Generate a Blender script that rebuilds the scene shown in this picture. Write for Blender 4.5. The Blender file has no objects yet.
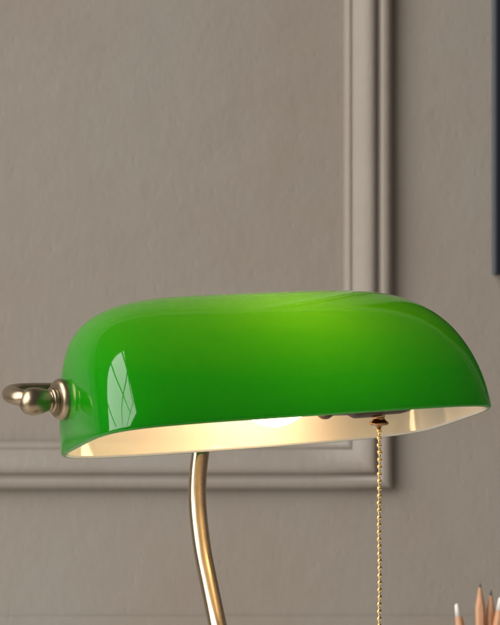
import bpy, bmesh, math, random
from mathutils import Vector, Matrix, noise
random.seed(4)
C = bpy.context.scene.collection
sc = bpy.context.scene

# ------------------------------------------------------------------ camera
PIV = Vector((0, 0, 0.35))            # tilt pivot of the shade
PSI, TAU, RHO = 0.3896, -0.2644, 0.0175
F, PX, PY = 1833.24, 250.0, 207.39    # focal length and principal point in photo pixels (500 x 625)
CAM = PIV + Vector((-0.00631, -1.0, 0.09415))
cam = bpy.data.cameras.new('camera'); co = bpy.data.objects.new('camera', cam); C.objects.link(co)
co.location = CAM; co.rotation_euler = (math.pi/2, 0, 0)
cam.sensor_width = 36; cam.sensor_fit = 'AUTO'; cam.lens = 36*F/625
cam.shift_y = -(312.5-PY)/625
cam.clip_start = 0.01; cam.clip_end = 50
cam.dof.use_dof = True; cam.dof.focus_distance = 0.99; cam.dof.aperture_fstop = 23
sc.camera = co

def U(px, py, d):                     # a point of the place at depth d seen at photo pixel (px, py)
    return CAM + Vector(((px-PX)/F*d, d, -(py-PY)/F*d))

# ------------------------------------------------------------------ light
w = bpy.data.worlds.new('World'); sc.world = w; w.use_nodes = True
nt = w.node_tree; bg = nt.nodes['Background']
tc = nt.nodes.new('ShaderNodeTexCoord'); sx = nt.nodes.new('ShaderNodeSeparateXYZ')
rp = nt.nodes.new('ShaderNodeValToRGB')
nt.links.new(tc.outputs['Generated'], sx.inputs[0])
mr = nt.nodes.new('ShaderNodeMapRange'); mr.inputs[1].default_value = -1; mr.inputs[2].default_value = 1
nt.links.new(sx.outputs['Z'], mr.inputs[0]); nt.links.new(mr.outputs[0], rp.inputs[0]); nt.links.new(rp.outputs[0], bg.inputs[0])
rp.color_ramp.elements[0].position = 0.30; rp.color_ramp.elements[0].color = (.10, .085, .07, 1)
rp.color_ramp.elements[1].position = 0.85; rp.color_ramp.elements[1].color = (.09, .09, .09, 1)
e = rp.color_ramp.elements.new(0.52); e.color = (.13, .12, .11, 1)
bg.inputs[1].default_value = 0.9

def area(name, loc, target, sx_, sy_, power, col):
    l = bpy.data.lights.new(name, 'AREA'); l.shape = 'RECTANGLE'; l.size = sx_; l.size_y = sy_
    l.energy = power; l.color = col
    o = bpy.data.objects.new(name, l); C.objects.link(o); o.location = loc
    o.rotation_euler = (Vector(target)-Vector(loc)).to_track_quat('-Z', 'Y').to_euler()
    return o
# large window to the left of and above the camera: its reflection is the pale patch on the left of the shade
WO = Vector((-.07, -.09, .35)); WS = 1.35
WN = Vector((-.7704, .3425, .5377)).normalized()
WU = Vector((-.1757, -.9249, .3373)); WU = (WU-WN*WU.dot(WN)).normalized(); WV = Vector((.6128, .1654, .7727)).normalized()
WC = Vector((-1.1245, -.5595, 1.4580))
def win(u, v, lift=0.): return WO+(WC+WU*u+WV*v-WO)*WS-WN*lift
wu0, wu1, wv0, wv1 = -.59, 3.3, -1.75, .68
l = bpy.data.lights.new('window_daylight', 'AREA'); l.shape = 'RECTANGLE'; l.size = (wu1-wu0)*WS; l.size_y = (wv1-wv0)*WS
l.energy = 358; l.color = (1.0, .975, .945)
wl = bpy.data.objects.new('window_daylight', l); C.objects.link(wl); wl.location = win((wu0+wu1)/2, (wv0+wv1)/2)
wl.rotation_euler = Matrix((WU, WV, WN)).transposed().to_euler() if WU.cross(WV).dot(WN) > 0 else Matrix((-WU, WV, WN)).transposed().to_euler()

sc.view_settings.view_transform = 'Standard'; sc.view_settings.look = 'None'
sc.view_settings.exposure = 0; sc.view_settings.gamma = 1
sc.cycles.use_denoising = True
sc.cycles.max_bounces = 16; sc.cycles.diffuse_bounces = 8; sc.cycles.transmission_bounces = 10
sc.cycles.sample_clamp_indirect = 8

# ------------------------------------------------------------------ helpers
def tag(o, label=None, cat=None, group=None, kind=None):
    if label: o['label'] = label
    if cat: o['category'] = cat
    if group: o['group'] = group
    if kind: o['kind'] = kind
    return o
def empty(name, loc, label, cat, group=None):
    o = bpy.data.objects.new(name, None); C.objects.link(o); o.location = loc; o.empty_display_size = .02
    return tag(o, label, cat, group)
def build(name, bm, mats, parent=None, smooth=True, recalc=True):
    if recalc: bmesh.ops.recalc_face_normals(bm, faces=bm.faces)
    me = bpy.data.meshes.new(name); bm.to_mesh(me); bm.free()
    for f in me.polygons: f.use_smooth = smooth
    o = bpy.data.objects.new(name, me); C.objects.link(o)
    for m in (mats if isinstance(mats, list) else [mats]): me.materials.append(m)
    if parent:
        o.parent = parent
        M = Matrix.Identity(4); p = parent
        while p: M = Matrix.Translation(p.location) @ M; p = p.parent
        me.transform(M.inverted())            # meshes are written in place coordinates
    return o
def frame_of(t):
    t = t.normalized(); a = Vector((0, 0, 1)) if abs(t.z) < .9 else Vector((1, 0, 0))
    u = t.cross(a).normalized(); return u, t.cross(u).normalized()
def revolve(bm, prof, org, ax, n=48, cap=True):
    """prof: list of (distance along axis, radius)"""
    ax = ax.normalized(); u, v = frame_of(ax); rings = []
    for s, r in prof:
        if r < 1e-6: rings.append([bm.verts.new(org+ax*s)]); continue
        rings.append([bm.verts.new(org+ax*s+(u*math.cos(2*math.pi*k/n)+v*math.sin(2*math.pi*k/n))*r) for k in range(n)])
    for a, b in zip(rings, rings[1:]):
        for k in range(n):
            k2 = (k+1) % n
            if len(a) == 1 and len(b) == 1: continue
            if len(a) == 1: bm.faces.new((a[0], b[k], b[k2]))
            elif len(b) == 1: bm.faces.new((a[k], a[k2], b[0]))
            else: bm.faces.new((a[k], a[k2], b[k2], b[k]))
    if cap:
        for r in (rings[0], rings[-1]):
            if len(r) > 2: bm.faces.new(r)
def spline(pts, n=14):
    out = []; P = [pts[0]*2-pts[1]]+pts+[pts[-1]*2-pts[-2]]
    for i in range(1, len(P)-2):
        a, b, c, d = P[i-1:i+3]
        for k in range(n):
            t = k/n
            out.append(.5*((2*b)+(c-a)*t+(2*a-5*b+4*c-d)*t*t+(3*b-a-3*c+d)*t**3))
    out.append(pts[-1]); return out
def tube(bm, pts, r, n=40):
    t = (pts[1]-pts[0]).normalized(); u, v = frame_of(t); rings = []
    for i, p in enumerate(pts):
        q = (pts[min(i+1, len(pts)-1)]-pts[max(i-1, 0)]).normalized()
        rot = t.rotation_difference(q); u = rot @ u; v = rot @ v; t = q
        rr = r(i/(len(pts)-1)) if callable(r) else r
        rings.append([bm.verts.new(p+(u*math.cos(2*math.pi*k/n)+v*math.sin(2*math.pi*k/n))*rr) for k in range(n)])
    for a, b in zip(rings, rings[1:]):
        for k in range(n): bm.faces.new((a[k], a[(k+1) % n], b[(k+1) % n], b[k]))
    bm.faces.new(rings[0]); bm.faces.new(rings[-1])
def rect_box(bm, x0, x1, y0, y1, z0, z1):
    v = [bm.verts.new((x, y, z)) for x in (x0, x1) for y in (y0, y1) for z in (z0, z1)]
    for f in ((0,1,3,2),(4,6,7,5),(0,4,5,1),(2,3,7,6),(0,2,6,4),(1,5,7,3)): bm.faces.new([v[i] for i in f])

# ------------------------------------------------------------------ materials
def newmat(name):
    m = bpy.data.materials.new(name); m.use_nodes = True
    n = m.node_tree.nodes; return m, m.node_tree, n['Principled BSDF'], n['Material Output']
def principled(name, col, rough=.4, metal=0., coat=0., **kw):
    m, nt, b, o = newmat(name)
    b.inputs['Base Color'].default_value = (*col, 1); b.inputs['Roughness'].default_value = rough
    b.inputs['Metallic'].default_value = metal; b.inputs['Coat Weight'].default_value = coat
    for k, v in kw.items(): b.inputs[k].default_value = v
    return m
def N(nt, t, **kw):
    n = nt.nodes.new(t)
    for k, v in kw.items(): setattr(n, k, v)
    return n
def noise_tex(nt, scale, detail=4, rough=.5, vec=None, stretch=None):
    t = N(nt, 'ShaderNodeTexNoise'); t.inputs['Scale'].default_value = scale
    t.inputs['Detail'].default_value = detail; t.inputs['Roughness'].default_value = rough
    c = N(nt, 'ShaderNodeTexCoord'); mp = N(nt, 'ShaderNodeMapping')
    if stretch: mp.inputs['Scale'].default_value = stretch
    nt.links.new(c.outputs['Object'], mp.inputs[0]); nt.links.new(mp.outputs[0], t.inputs['Vector'])
    return t
def ramp(nt, fac, stops):
    r = N(nt, 'ShaderNodeValToRGB'); nt.links.new(fac, r.inputs[0]); cr = r.color_ramp
    while len(cr.elements) < len(stops): cr.elements.new(.5)
    for e, (p, c) in zip(cr.elements, stops): e.position = p; e.color = (*c, 1)
    return r
def bump(nt, h, strength, dist, normal=None):
    b = N(nt, 'ShaderNodeBump'); b.inputs['Strength'].default_value = strength; b.inputs['Distance'].default_value = dist
    nt.links.new(h, b.inputs['Height'])
    if normal: nt.links.new(normal, b.inputs['Normal'])
    return b

def wall_paint():
    m, nt, b, o = newmat('painted_wall')
    big = noise_tex(nt, 5, 5, .6); r = ramp(nt, big.outputs[0], [(.3, (.288, .242, .204)), (.5, (.296, .260, .222)), (.72, (.300, .272, .240))])
    nt.links.new(r.outputs[0], b.inputs['Base Color'])
    b.inputs['Roughness'].default_value = .48; b.inputs['Specular IOR Level'].default_value = .35
    st = noise_tex(nt, 80, 5, .6, stretch=(1.6, 1, .75)); lump = noise_tex(nt, 210, 3, .5, stretch=(1, 1, .7)); soft = noise_tex(nt, 22, 4, .55)
    vo = N(nt, 'ShaderNodeTexVoronoi'); vo.inputs['Scale'].default_value = 70; vo.inputs['Randomness'].default_value = 1
    nt.links.new(st.inputs['Vector'].links[0].from_socket, vo.inputs['Vector'])
    pit = N(nt, 'ShaderNodeMapRange'); pit.inputs[1].default_value = .0; pit.inputs[2].default_value = .22; nt.links.new(vo.outputs['Distance'], pit.inputs[0])
    n1 = bump(nt, soft.outputs[0], .5, .0025); n2 = bump(nt, st.outputs[0], .25, .0010, n1.outputs[0]); n4 = bump(nt, pit.outputs[0], .4, .0004, n2.outputs[0]); n3 = bump(nt, lump.outputs[0], .32, .0006, n4.outputs[0])
    nt.links.new(n3.outputs[0], b.inputs['Normal'])
    return m
WALL = wall_paint()

def green_glass():
    m, nt, b, o = newmat('green_cased_glass'); nt.nodes.remove(b)
    d = N(nt, 'ShaderNodeBsdfDiffuse'); d.inputs[0].default_value = (.001, .215, .003, 1)
    t = N(nt, 'ShaderNodeBsdfTranslucent')
    # bulb glow painted into the transmission colour by height, streaked along the length
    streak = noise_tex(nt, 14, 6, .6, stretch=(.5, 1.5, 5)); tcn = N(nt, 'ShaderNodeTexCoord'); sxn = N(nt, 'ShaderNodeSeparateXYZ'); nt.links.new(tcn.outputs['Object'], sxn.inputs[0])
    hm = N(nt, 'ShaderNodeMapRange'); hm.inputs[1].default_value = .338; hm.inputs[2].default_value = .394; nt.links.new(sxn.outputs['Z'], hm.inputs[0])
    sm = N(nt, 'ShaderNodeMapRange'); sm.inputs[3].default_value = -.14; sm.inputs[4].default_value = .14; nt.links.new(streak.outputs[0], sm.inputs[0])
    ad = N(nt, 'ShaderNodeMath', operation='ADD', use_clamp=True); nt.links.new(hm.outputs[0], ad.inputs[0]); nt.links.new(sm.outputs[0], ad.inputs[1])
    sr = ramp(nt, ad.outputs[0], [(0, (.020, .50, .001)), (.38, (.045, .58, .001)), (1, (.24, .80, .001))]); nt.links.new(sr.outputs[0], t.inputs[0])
    mix = N(nt, 'ShaderNodeMixShader'); mix.inputs[0].default_value = .6
    nt.links.new(d.outputs[0], mix.inputs[1]); nt.links.new(t.outputs[0], mix.inputs[2])
    g = N(nt, 'ShaderNodeBsdfGlossy'); g.inputs['Roughness'].default_value = .055; g.inputs[0].default_value = (1, 1, 1, 1)
    fr = N(nt, 'ShaderNodeFresnel'); fr.inputs[0].default_value = 1.46
    lay = N(nt, 'ShaderNodeMixShader'); nt.links.new(fr.outputs[0], lay.inputs[0]); nt.links.new(mix.outputs[0], lay.inputs[1]); nt.links.new(g.outputs[0], lay.inputs[2]); nt.links.new(lay.outputs[0], o.inputs[0])
    rp_ = noise_tex(nt, 12, 3, .5, stretch=(1, 1, 2)); bb = bump(nt, rp_.outputs[0], .02, .001); nt.links.new(bb.outputs[0], g.inputs['Normal'])
    return m
def opal_lining():
    m, nt, b, o = newmat('opal_white_glass')
    b.inputs['Base Color'].default_value = (.92, .89, .84, 1); b.inputs['Roughness'].default_value = .10; b.inputs['IOR'].default_value = 1.6
    b.inputs['Coat Weight'].default_value = 1; b.inputs['Coat Roughness'].default_value = .03
    t = N(nt, 'ShaderNodeBsdfTranslucent'); t.inputs[0].default_value = (.95, .93, .88, 1)
    mix = N(nt, 'ShaderNodeMixShader'); mix.inputs[0].default_value = .25
    nt.links.new(b.outputs[0], mix.inputs[1]); nt.links.new(t.outputs[0], mix.inputs[2]); nt.links.new(mix.outputs[0], o.inputs[0])
    return m
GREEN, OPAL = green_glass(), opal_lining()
def brass(name, lo, hi, r0, r1, scale=60):
    m, nt, b, o = newmat(name); b.inputs['Metallic'].default_value = 1
    t = noise_tex(nt, scale, 6, .65); r = ramp(nt, t.outputs[0], [(.3, lo), (.7, hi)]); nt.links.new(r.outputs[0], b.inputs['Base Color'])
    mr = N(nt, 'ShaderNodeMapRange'); mr.inputs[3].default_value = r0; mr.inputs[4].default_value = r1
    nt.links.new(t.outputs[0], mr.inputs[0]); nt.links.new(mr.outputs[0], b.inputs['Roughness'])
    fine = noise_tex(nt, 700, 3, .6); bb = bump(nt, fine.outputs[0], .12, .0002); nt.links.new(bb.outputs[0], b.inputs['Normal'])
    return m
ANTIQUE = brass('antique_brass', (.25, .195, .125), (.42, .33, .225), .25, .42, 30)
STEMM = brass('satin_brass_tube', (.45, .365, .26), (.53, .43, .31), .18, .25)
GOLD = brass('polished_gold', (.90, .66, .32), (.96, .74, .40), .16, .26)
DARKB = brass('dark_bronze', (.035, .022, .013), (.07, .045, .028), .3, .45)

# ------------------------------------------------------------------ wall
WY = CAM.y + 1.55
bm = bmesh.new(); rect_box(bm, -2.2, 2.2, WY, WY+.1, -.2, 1.10)
tag(build('wall', bm, WALL, smooth=False), 'taupe painted wall with faint vertical brush texture behind the green lamp', 'wall')

# raised panel moulding: profile (inward offset from outer edge, height) swept round a rectangle with mitred corners
prof = [(0, 0), (0, .0075), (.0012, .0102), (.0030, .0120), (.0055, .0128), (.0080, .0126), (.0098, .0114), (.0108, .0104), (.0118, .0100), (.0128, .0104),
        (.0137, .0124), (.0148, .0140), (.0168, .0150), (.0195, .0151), (.0235, .0138), (.0275, .0116), (.0300, .0099), (.0318, .0087), (.0328, .0078),
        (.0336, .0075), (.0345, .0079), (.0362, .0080), (.0382, .0070), (.0398, .0046), (.0404, .0016), (.0406, 0)]
def smooth_prof(p, n=5):
    q = spline([Vector((a, b, 0)) for a, b in p], n); return [(v.x, max(v.y, 0)) for v in q]
prof = smooth_prof(prof, 4)
corner = U(391.5, 488, 1.55)
x1, z0 = corner.x, corner.z; x0, z1 = x1-1.25, z0+.80
bm = bmesh.new(); rings = []
SUB = 24
corners = [(x0, z0, 1, 1), (x1, z0, -1, 1), (x1, z1, -1, -1), (x0, z1, 1, -1)]
for i in range(4):
    a, b = corners[i], corners[(i+1) % 4]
    for k in range(SUB):
        t = k/SUB; sa = (a[2]*(1-t)+b[2]*t, a[3]*(1-t)+b[3]*t)
        ring = []
        for o_, h in prof:
            pa = Vector((a[0]+a[2]*o_, 0, a[1]+a[3]*o_)); pb = Vector((b[0]+b[2]*o_, 0, b[1]+b[3]*o_))
            p = pa.lerp(pb, t); p.y = WY + .0004 - h
            if k: p.y += .0005*noise.noise(p*30)
            ring.append(bm.verts.new(p))
        rings.append(ring)
for i in range(len(rings)):
    a, b = rings[i], rings[(i+1) % len(rings)]
    for k in range(len(prof)-1): bm.faces.new((a[k], a[k+1], b[k+1], b[k]))
tag(build('panel_moulding', bm, WALL), 'raised taupe panel moulding on the wall, its lower right corner behind the pull chain', 'moulding')

# low rail along the foot of the wall, its thin top edge just inside the bottom of the frame
rz = U(250, 615.5, 1.55).z
bm = bmesh.new(); rect_box(bm, -2.2, 2.2, WY-.0017, WY-.0005, -.15, rz)
bmesh.ops.bevel(bm, geom=[e for e in bm.edges if all(v.co.z > rz-.001 and v.co.y < WY-.0016 for v in e.verts)], offset=.0011, segments=3, affect='EDGES')
tag(build('baseboard', bm, WALL, smooth=False), 'flat taupe board along the foot of the wall behind the pencils', 'baseboard')

# picture frame on the wall at the right
fl = U(495, 275, 1.55-.022)
NAVY = principled('dark_navy_lacquer', (.008, .010, .018), .35)
FSIDE = principled('navy_edge_lit', (.075, .085, .105), .42)  # same navy paint, its lit look on the outer sides put into a paler colour
pf = empty('framed_picture', (fl.x+.2, WY, fl.z), 'black picture frame hanging on the wall at the upper right edge', 'picture frame')
bm = bmesh.new(); fx0, fx1, fz0, fz1 = fl.x, fl.x+.42, fl.z, fl.z+.56; fw = .028
ring_pts = lambda i, y: [bm.verts.new((x, y, z)) for x, z in ((fx0+i, fz0+i), (fx1-i, fz0+i), (fx1-i, fz1-i), (fx0+i, fz1-i))]
L = [ring_pts(0, WY-.0006), ring_pts(0, WY-.0205), ring_pts(.0015, WY-.022), ring_pts(fw-.001, WY-.022), ring_pts(fw, WY-.021), ring_pts(fw, WY-.012)]
for li, (a, b) in enumerate(zip(L, L[1:])):
    for k in range(4):
        f = bm.faces.new((a[k], a[(k+1) % 4], b[(k+1) % 4], b[k])); f.material_index = 1 if li == 0 else 0
build('frame', bm, [NAVY, FSIDE], pf, smooth=False)
bm = bmesh.new(); rect_box(bm, fx0+fw-.004, fx1-fw+.004, WY-.0125, WY-.009, fz0+fw-.004, fz1-fw+.004)
build('print', bm, principled('dark_print', (.02, .022, .03), .3), pf, smooth=False)

# lattice of the window the daylight comes through (outside the picture, seen only as dark lines in the reflections)
bm = bmesh.new()
for line in ([(-.71, .59), (0, .66), (.6, .60), (1.6, .54)], [(-.62, .11), (-.25, .07), (.3, .08), (.9, .05), (1.9, .05)],
             [(-.05, .69), (.2, .43), (.33, .1), (.5, -.35), (1.1, -1.1)], [(-.60, -.62), (-.3, -.79), (.1, -1.0)], [(1.5, .68), (1.7, .1), (2.0, -1.1)]):
    tube(bm, spline([win(u, v, .03) for u, v in line], 6), .034, 8)
tag(build('window_lattice', bm, principled('dark_lead', (.03, .03, .03), .6)), 'dark lead lattice of a window, mirrored as thin lines in the green glass', 'window lattice')

# ------------------------------------------------------------------ desk
def wood(name, c0, c1, rough=.4, stretch=(1, 1, 1), scale=12):
    m, nt, b, o = newmat(name); t = noise_tex(nt, scale, 6, .6, stretch=stretch)
    r = ramp(nt, t.outputs[0], [(.3, c0), (.7, c1)]); nt.links.new(r.outputs[0], b.inputs['Base Color']); b.inputs['Roughness'].default_value = rough
    return m
bm = bmesh.new(); rect_box(bm, -.9, .9, -.6, WY-.01, -.03, 0)
bmesh.ops.bevel(bm, geom=bm.edges[:], offset=.003, segments=2, affect='EDGES')
tag(build('desk', bm, wood('whitewashed_desk', (.66, .62, .56), (.74, .70, .65), .4, (.6, 8, 8)), smooth=False), 'pale whitewashed desk top the lamp and the pencil pot stand on', 'desk')

# ------------------------------------------------------------------ lamp
A_, B_, H_ = .112, .05014, .07785
N1T, N1R, N1B, N2F, N2B, BF, ZK = 4.465, 5.685, 3.43, 1.75, 1.75, 1.4736, .02594
def rot(p):                            # shade coordinates -> place coordinates
    x, y, z = p; z -= .030
    c, s = math.cos(TAU), math.sin(TAU); y, z = c*y-s*z, s*y+c*z
    c, s = math.cos(RHO), math.sin(RHO); x, z = c*x-s*z, s*x+c*z
    c, s = math.cos(PSI), math.sin(PSI); x, y = c*x-s*y, s*x+c*y
    return PIV + Vector((x, y, z))
def pix(p): d = p.y-CAM.y; return PX+F*(p.x-CAM.x)/d, PY-F*(p.z-CAM.z)/d
def surf(th, ph):                      # th 0 front rim .. pi back rim; ph -pi/2 .. pi/2 along the length
    n2 = N2F if math.cos(th) > 0 else N2B
    rho = (abs(math.cos(th))**n2+abs(math.sin(th))**n2)**(1/n2); c, s = math.cos(th)/rho, math.sin(th)/rho
    c2, s2 = abs(c)**n2, abs(s)**n2
    n1 = (N1R if c > 0 else N1B)*c2+N1T*s2
    cp, sp = abs(math.cos(ph)), math.sin(ph)
    rr = (cp**n1+abs(sp)**n1)**(1/n1); r, x = cp/rr, sp/rr
    return Vector((A_*x, -r*B_*c*(BF if c > 0 else 1), r*H_*max(s, 0)))
BASE = Vector((U(235, 600, .974).x, CAM.y+.974, 0))
lamp = empty('desk_lamp', BASE, 'lit banker lamp with glossy green glass shade on a curved brass stem', 'desk lamp')

TH, PHN, T = 220, 280, .0034
def ease(t): return t
P = [[surf(math.pi*i/TH, -math.pi/2+math.pi*j/PHN) for j in range(PHN+1)] for i in range(TH+1)]
def nrm(i, j):
    th = math.pi*i/TH; ph = -math.pi/2+math.pi*j/PHN
    if j == 0: return Vector((-1, 0, 0))
    if j == PHN: return Vector((1, 0, 0))
    e = .01
    a = surf(min(th+e, math.pi), ph)-surf(max(th-e, 0), ph); b = surf(th, ph+e)-surf(th, ph-e)
    n = a.cross(b)
    if n.length < 1e-14: n = P[i][j]-Vector((P[i][j].x, 0, 0))
    n.normalize()
    if n.dot(P[i][j]-Vector((0, 0, .01))) < 0: n = -n
    return n
NR = [[nrm(i, j) for j in range(PHN+1)] for i in range(TH+1)]
def layer(bm, off, drop=0.):
    g = []
    for i in range(TH+1):
        row = []
        for j in range(PHN+1):
            if j in (0, PHN) and i: row.append(g[0][j]); continue
            n = NR[i][j].copy()
            if i in (0, TH): n.z = 0; n.normalize()
            p = P[i][j]-n*off
            if i in (0, TH): p.z = -drop
            row.append(bm.verts.new(rot(p)))
        g.append(row)
    return g
def skin(bm, g, mi=0):
    for i in range(TH):
        for j in range(PHN):
            v = []
            for q in (g[i][j], g[i+1][j], g[i+1][j+1], g[i][j+1]):
                if q not in v: v.append(q)
            if len(v) > 2:
                f = bm.faces.new(v); f.material_index = mi
def rim_loop(g): return g[0][:]+g[TH][1:PHN][::-1]
# outer green skin with its rounded, ground rim
bm = bmesh.new(); go = layer(bm, 0); skin(bm, go)
# a pole vertex sits on the rim itself (z = 0 row and the pole are shared), so the end caps close down to the rim
prev = rim_loop(go)
for off, drop in ((.0004, .0007), (.0012, .0012), (.0022, .0011), (.0030, .0006), (T, 0)):
    loop = []
    for k, v0 in enumerate(rim_loop(go)):
        i, j = (0, k) if k <= PHN else (TH, PHN-(k-PHN))
        n = NR[i][j].copy(); n.z = 0; n.normalize(); p = P[i][j]-n*off; p.z = -drop; loop.append(bm.verts.new(rot(p)))
    for k in range(len(loop)):
        k2 = (k+1) % len(loop); f = bm.faces.new((prev[k], prev[k2], loop[k2], loop[k])); f.material_index = 1 if off > .0023 else 0
    prev = loop
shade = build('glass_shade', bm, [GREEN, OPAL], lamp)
bm = bmesh.new(); gi = layer(bm, T, 0); skin(bm, gi)
build('white_lining', bm, OPAL, shade, recalc=False)

# shade bolt on the left end: flange, ring, neck and acorn, on the shade's axis
kpos = rot((-A_, 0, ZK)); ax = (rot((-A_-.01, 0, ZK))-kpos).normalized()
tip = U(39, 401, kpos.y-CAM.y-.008); ax = (tip-kpos).normalized()
def arc(s0, s1, r0, bulge, n=10):
    return [(s0+(s1-s0)*(1-math.cos(math.pi*k/n))/2, r0+bulge*math.sin(math.pi*k/n)) for k in range(n+1)]
bm = bmesh.new()
revolve(bm, [(-.003, .0001), (-.003, .0085), (-.0015, .0098)]+arc(-.0012, .0052, .0082, .0026)+[(.0056, .0062)]+arc(.0058, .0086, .0054, .0012)+[(.0090, .0046), (.0100, .0044), (.0104, .0046)], kpos, ax, 64)
build('shade_bolt', bm, ANTIQUE, lamp)
bm = bmesh.new()
pr = [(.0100, .0050), (.0104, .0057), (.0118, .0061), (.0135, .0066), (.0155, .0070), (.0180, .0072), (.0205, .0069), (.0228, .0058), (.0242, .0040), (.0250, .0018), (.0252, 0)]
q = spline([Vector((a, b, 0)) for a, b in pr], 4)
revolve(bm, [(v.x, max(v.y, 0)) for v in q], kpos, ax, 64)
build('acorn_knob', bm, ANTIQUE, lamp)

# yoke: leaves the acorn to the left, hairpins back and runs behind the shade to the stem
d0 = kpos.y-CAM.y
stem_top = U(206, 395, 1.115)
yk = [U(36, 400.5, d0-.008), U(28, 399.0, d0-.010), U(19, 397.2, d0-.008), U(12, 395.3, d0-.001), U(10.5, 393.6, d0+.009), U(15, 392.2, d0+.017), U(25, 391.3, d0+.024),
      U(45, 391, d0+.036), U(64, 391.5, d0+.050), U(90, 393, d0+.072), U(125, 394, d0+.082), U(165, 394, 1.041), U(206, 394, 1.043)]
bm = bmesh.new(); tube(bm, spline(yk, 10), .0044)
build('yoke', bm, ANTIQUE, lamp)
# stem
sp = [U(207, 388, 1.042), U(206.4, 405, 1.042), U(204, 428, 1.041), U(200.8, 450, 1.039), U(198.2, 473, 1.036), U(197.4, 497, 1.032), U(199, 522, 1.027), U(203, 553, 1.019),
      U(209.3, 585, 1.008), U(217, 622, .995), U(225, 660, .984), U(231, 700, .977), U(234, 760, .974), Vector((BASE.x, BASE.y, .045)), Vector((BASE.x, BASE.y, .02))]
bm = bmesh.new(); tube(bm, spline(sp, 12), .00500, 48)
build('stem', bm, STEMM, lamp)
bm = bmesh.new()
revolve(bm, [(0, .0001), (0, .078), (.003, .080), (.007, .0795), (.010, .074), (.013, .060), (.017, .045), (.020, .025), (.024, .014), (.030, .0105), (.034, .0115), (.038, .009), (.040, .0052), (.040, .0001)], BASE, Vector((0, 0, 1)), 72, False)
build('base', bm, ANTIQUE, lamp)

# socket, bulb, pull chain under the shade, on the axis between the end bolts
def axp(x, dz=0., dy=0.): return rot((x, dy, ZK+dz))
xax = (axp(.1)-axp(0)).normalized()
SX = None
for k in range(400):
    x = -.1+k*.0005
    if pix(axp(x))[0] >= 321: SX = x; break
bm = bmesh.new(); o = axp(SX)
revolve(bm, [(-.001, .013), (-.001, .0182), (0, .0195), (.0014, .0196), (.0026, .0190), (.0034, .0181), (.006, .0179), (.016, .0182), (.0175, .0194), (.019, .0202), (.032, .0202), (.0335, .0197),
             (.035, .0193), (.046, .0193), (.051, .0184), (.054, .015), (.056, .007), (.057, .004), (.108-SX, .004), (.108-SX, .0001)], o, xax, 64, False)
sock = build('socket', bm, DARKB, lamp)
# bulb
BULB, nt, b, out = newmat('frosted_lit_bulb')
b.inputs['Base Color'].default_value = (.9, .85, .75, 1); b.inputs['Emission Color'].default_value = (1, .61, .30, 1); b.inputs['Emission Strength'].default_value = 14.5
bm = bmesh.new()
pr = [(.002, .0125), (-.004, .0130), (-.010, .0150), (-.016, .0182), (-.022, .0208), (-.029, .0220), (-.036, .0208), (-.042, .0172), (-.0465, .0112), (-.0485, .005), (-.049, 0)]
q = spline([Vector((a, b_, 0)) for a, b_ in pr], 4)
revolve(bm, [(v.x, max(v.y, 0)) for v in q], o, xax, 48, False)
build('bulb', bm, BULB, lamp)
# chain outlet (small bell) and bead chain, hanging straight down
for k in range(400):
    x = k*.0004
    if pix(axp(x))[0] >= 378.5: break
cp = axp(x); dch = cp.y-CAM.y
ztop = U(378.5, 414, dch).z; zb = U(378.5, 424.0, dch).z
bo = Vector((cp.x, cp.y, zb)); up = Vector((0, 0, 1)); hh = ztop-zb
bm = bmesh.new()
revolve(bm, [(-.0026, .0001), (-.0026, .0012), (-.0012, .0015), (-.0008, .0030), (-.0004, .0046), (.0002, .0055), (.0010, .0054), (.0020, .0040), (.0032, .0031), (.0050, .0034), (hh, .0044), (hh+.004, .005)], bo, up, 40)
build('chain_outlet', bm, brass('coppery_brass', (.34, .19, .10), (.50, .30, .16), .15, .25), sock)
bm = bmesh.new(); z = zb-.0026-.0012; pitch = 7.22/F*dch; R_ = .00146; i = 0; pend = .155
bpos = []
while z > pend:
    c = Vector((cp.x+.00018*math.sin(i*.37)+random.uniform(-.00012, .00012), cp.y, z+random.uniform(-.0001, .0001))); bpos.append(c)
    revolve(bm, [(-R_*math.cos(math.pi*k/12), R_*math.sin(math.pi*k/12) if 0 < k < 12 else 0) for k in range(13)], c, up, 18, False)
    z -= pitch; i += 1
for a, b_ in zip(bpos, bpos[1:]): revolve(bm, [(0, .00058), ((a-b_).length, .00058)], b_, (a-b_), 10, True)
ch = build('pull_chain', bm, GOLD, lamp)
bm = bmesh.new(); revolve(bm, [(0, .0001), (0, .005), (.002, .0062), (.006, .0052), (.012, .003), (.017, .002), (.018, .0001)], bpos[-1]-Vector((0, 0, .0185)), up, 32, False)
build('chain_pull', bm, GOLD, ch)

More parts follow.
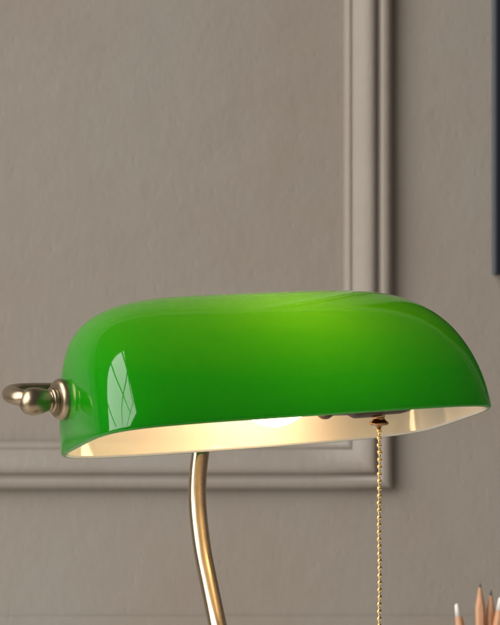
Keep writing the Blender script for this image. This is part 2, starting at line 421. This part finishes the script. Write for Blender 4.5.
# ------------------------------------------------------------------ pencils in their pot
PW = wood('bare_pencil_wood', (.50, .25, .13), (.64, .36, .21), .55, (3, 3, .4), 140)
LEAD = principled('graphite', (.15, .14, .14), .5, .0); WLEAD = principled('white_core', (.80, .77, .72), .6)
PD = 1.34
pot = Vector((U(482, 600, PD).x, U(482, 600, PD).y, 0))
def pencil(px, py, dd, lean, taper_len, blunt, lead_len, label, white, rotz, bodycol):
    tipp = U(px, py, PD+dd); foot = Vector((tipp.x+lean[0], tipp.y+lean[1], .006)); ax = tipp-foot; Ln = ax.length
    t = empty('pencil', foot, label, 'pencil', 'pencils standing in the pot')
    axn = ax.normalized(); u, v = frame_of(axn); R6 = .0037
    bm = bmesh.new(); n = 48; rings = []
    hexr = lambda a: R6*math.cos(math.pi/6)/math.cos(((a+rotz) % (math.pi/3))-math.pi/6)
    cone = lambda s: blunt+(R6*1.02-blunt)*((Ln-s)/taper_len)      # sharpened radius at distance s from the foot
    ss = [0, Ln-taper_len*1.06]+[Ln-taper_len*1.06+taper_len*(1.06-lead_len/taper_len)*k/24 for k in range(1, 25)]
    for s in ss:
        ring = []
        for k in range(n):
            a = 2*math.pi*k/n; r = min(hexr(a), cone(s)); ring.append(bm.verts.new(foot+axn*s+(u*math.cos(a)+v*math.sin(a))*r))
        rings.append(ring)
    for a, b_ in zip(rings, rings[1:]):
        for k in range(n): bm.faces.new((a[k], a[(k+1) % n], b_[(k+1) % n], b_[k]))
    bm.faces.new(rings[0]); bm.faces.new(rings[-1])
    ob = build('barrel', bm, PW, t, smooth=True)
    for e_ in ob.data.edges: pass
    bm = bmesh.new(); s0 = Ln-lead_len; r0 = cone(s0)
    revolve(bm, [(s0, .0001), (s0, r0), (Ln-blunt*.9, cone(Ln-blunt*.9)), (Ln-blunt*.3, blunt*.75), (Ln, 0)], foot, axn, 24, False)
    build('lead', bm, WLEAD if white else LEAD, t)
pencil(456.5, 603.5, 0, (.024, .004), .020, .0014, .0095, 'white cored bare wood pencil, shortest and standing furthest left of the pencils', True, .2, None)
pencil(479.8, 582.5, 0, (.004, .006), .0185, .0004, .0035, 'tallest graphite pencil with a sharpened bare wood tip', False, .55, None)
pencil(491.0, 589.5, .004, (-.004, .002), .0185, .0004, .0040, 'graphite pencil with an orange wood tip, just right of the tallest pencil', False, .1, None)
pencil(500.5, 597, -.002, (-.012, .006), .020, .0013, .0095, 'white cored pencil cut off by the right edge of the photo', True, .4, None)
bm = bmesh.new(); revolve(bm, [(0, .0001), (0, .034), (.002, .036), (.098, .036), (.100, .035), (.098, .033), (.006, .033), (.005, .0001)], pot, up, 64, False)
tag(build('pencil_pot', bm, principled('grey_ceramic', (.35, .33, .30), .35)), 'round ceramic pot on the desk holding the pencils', 'pot')
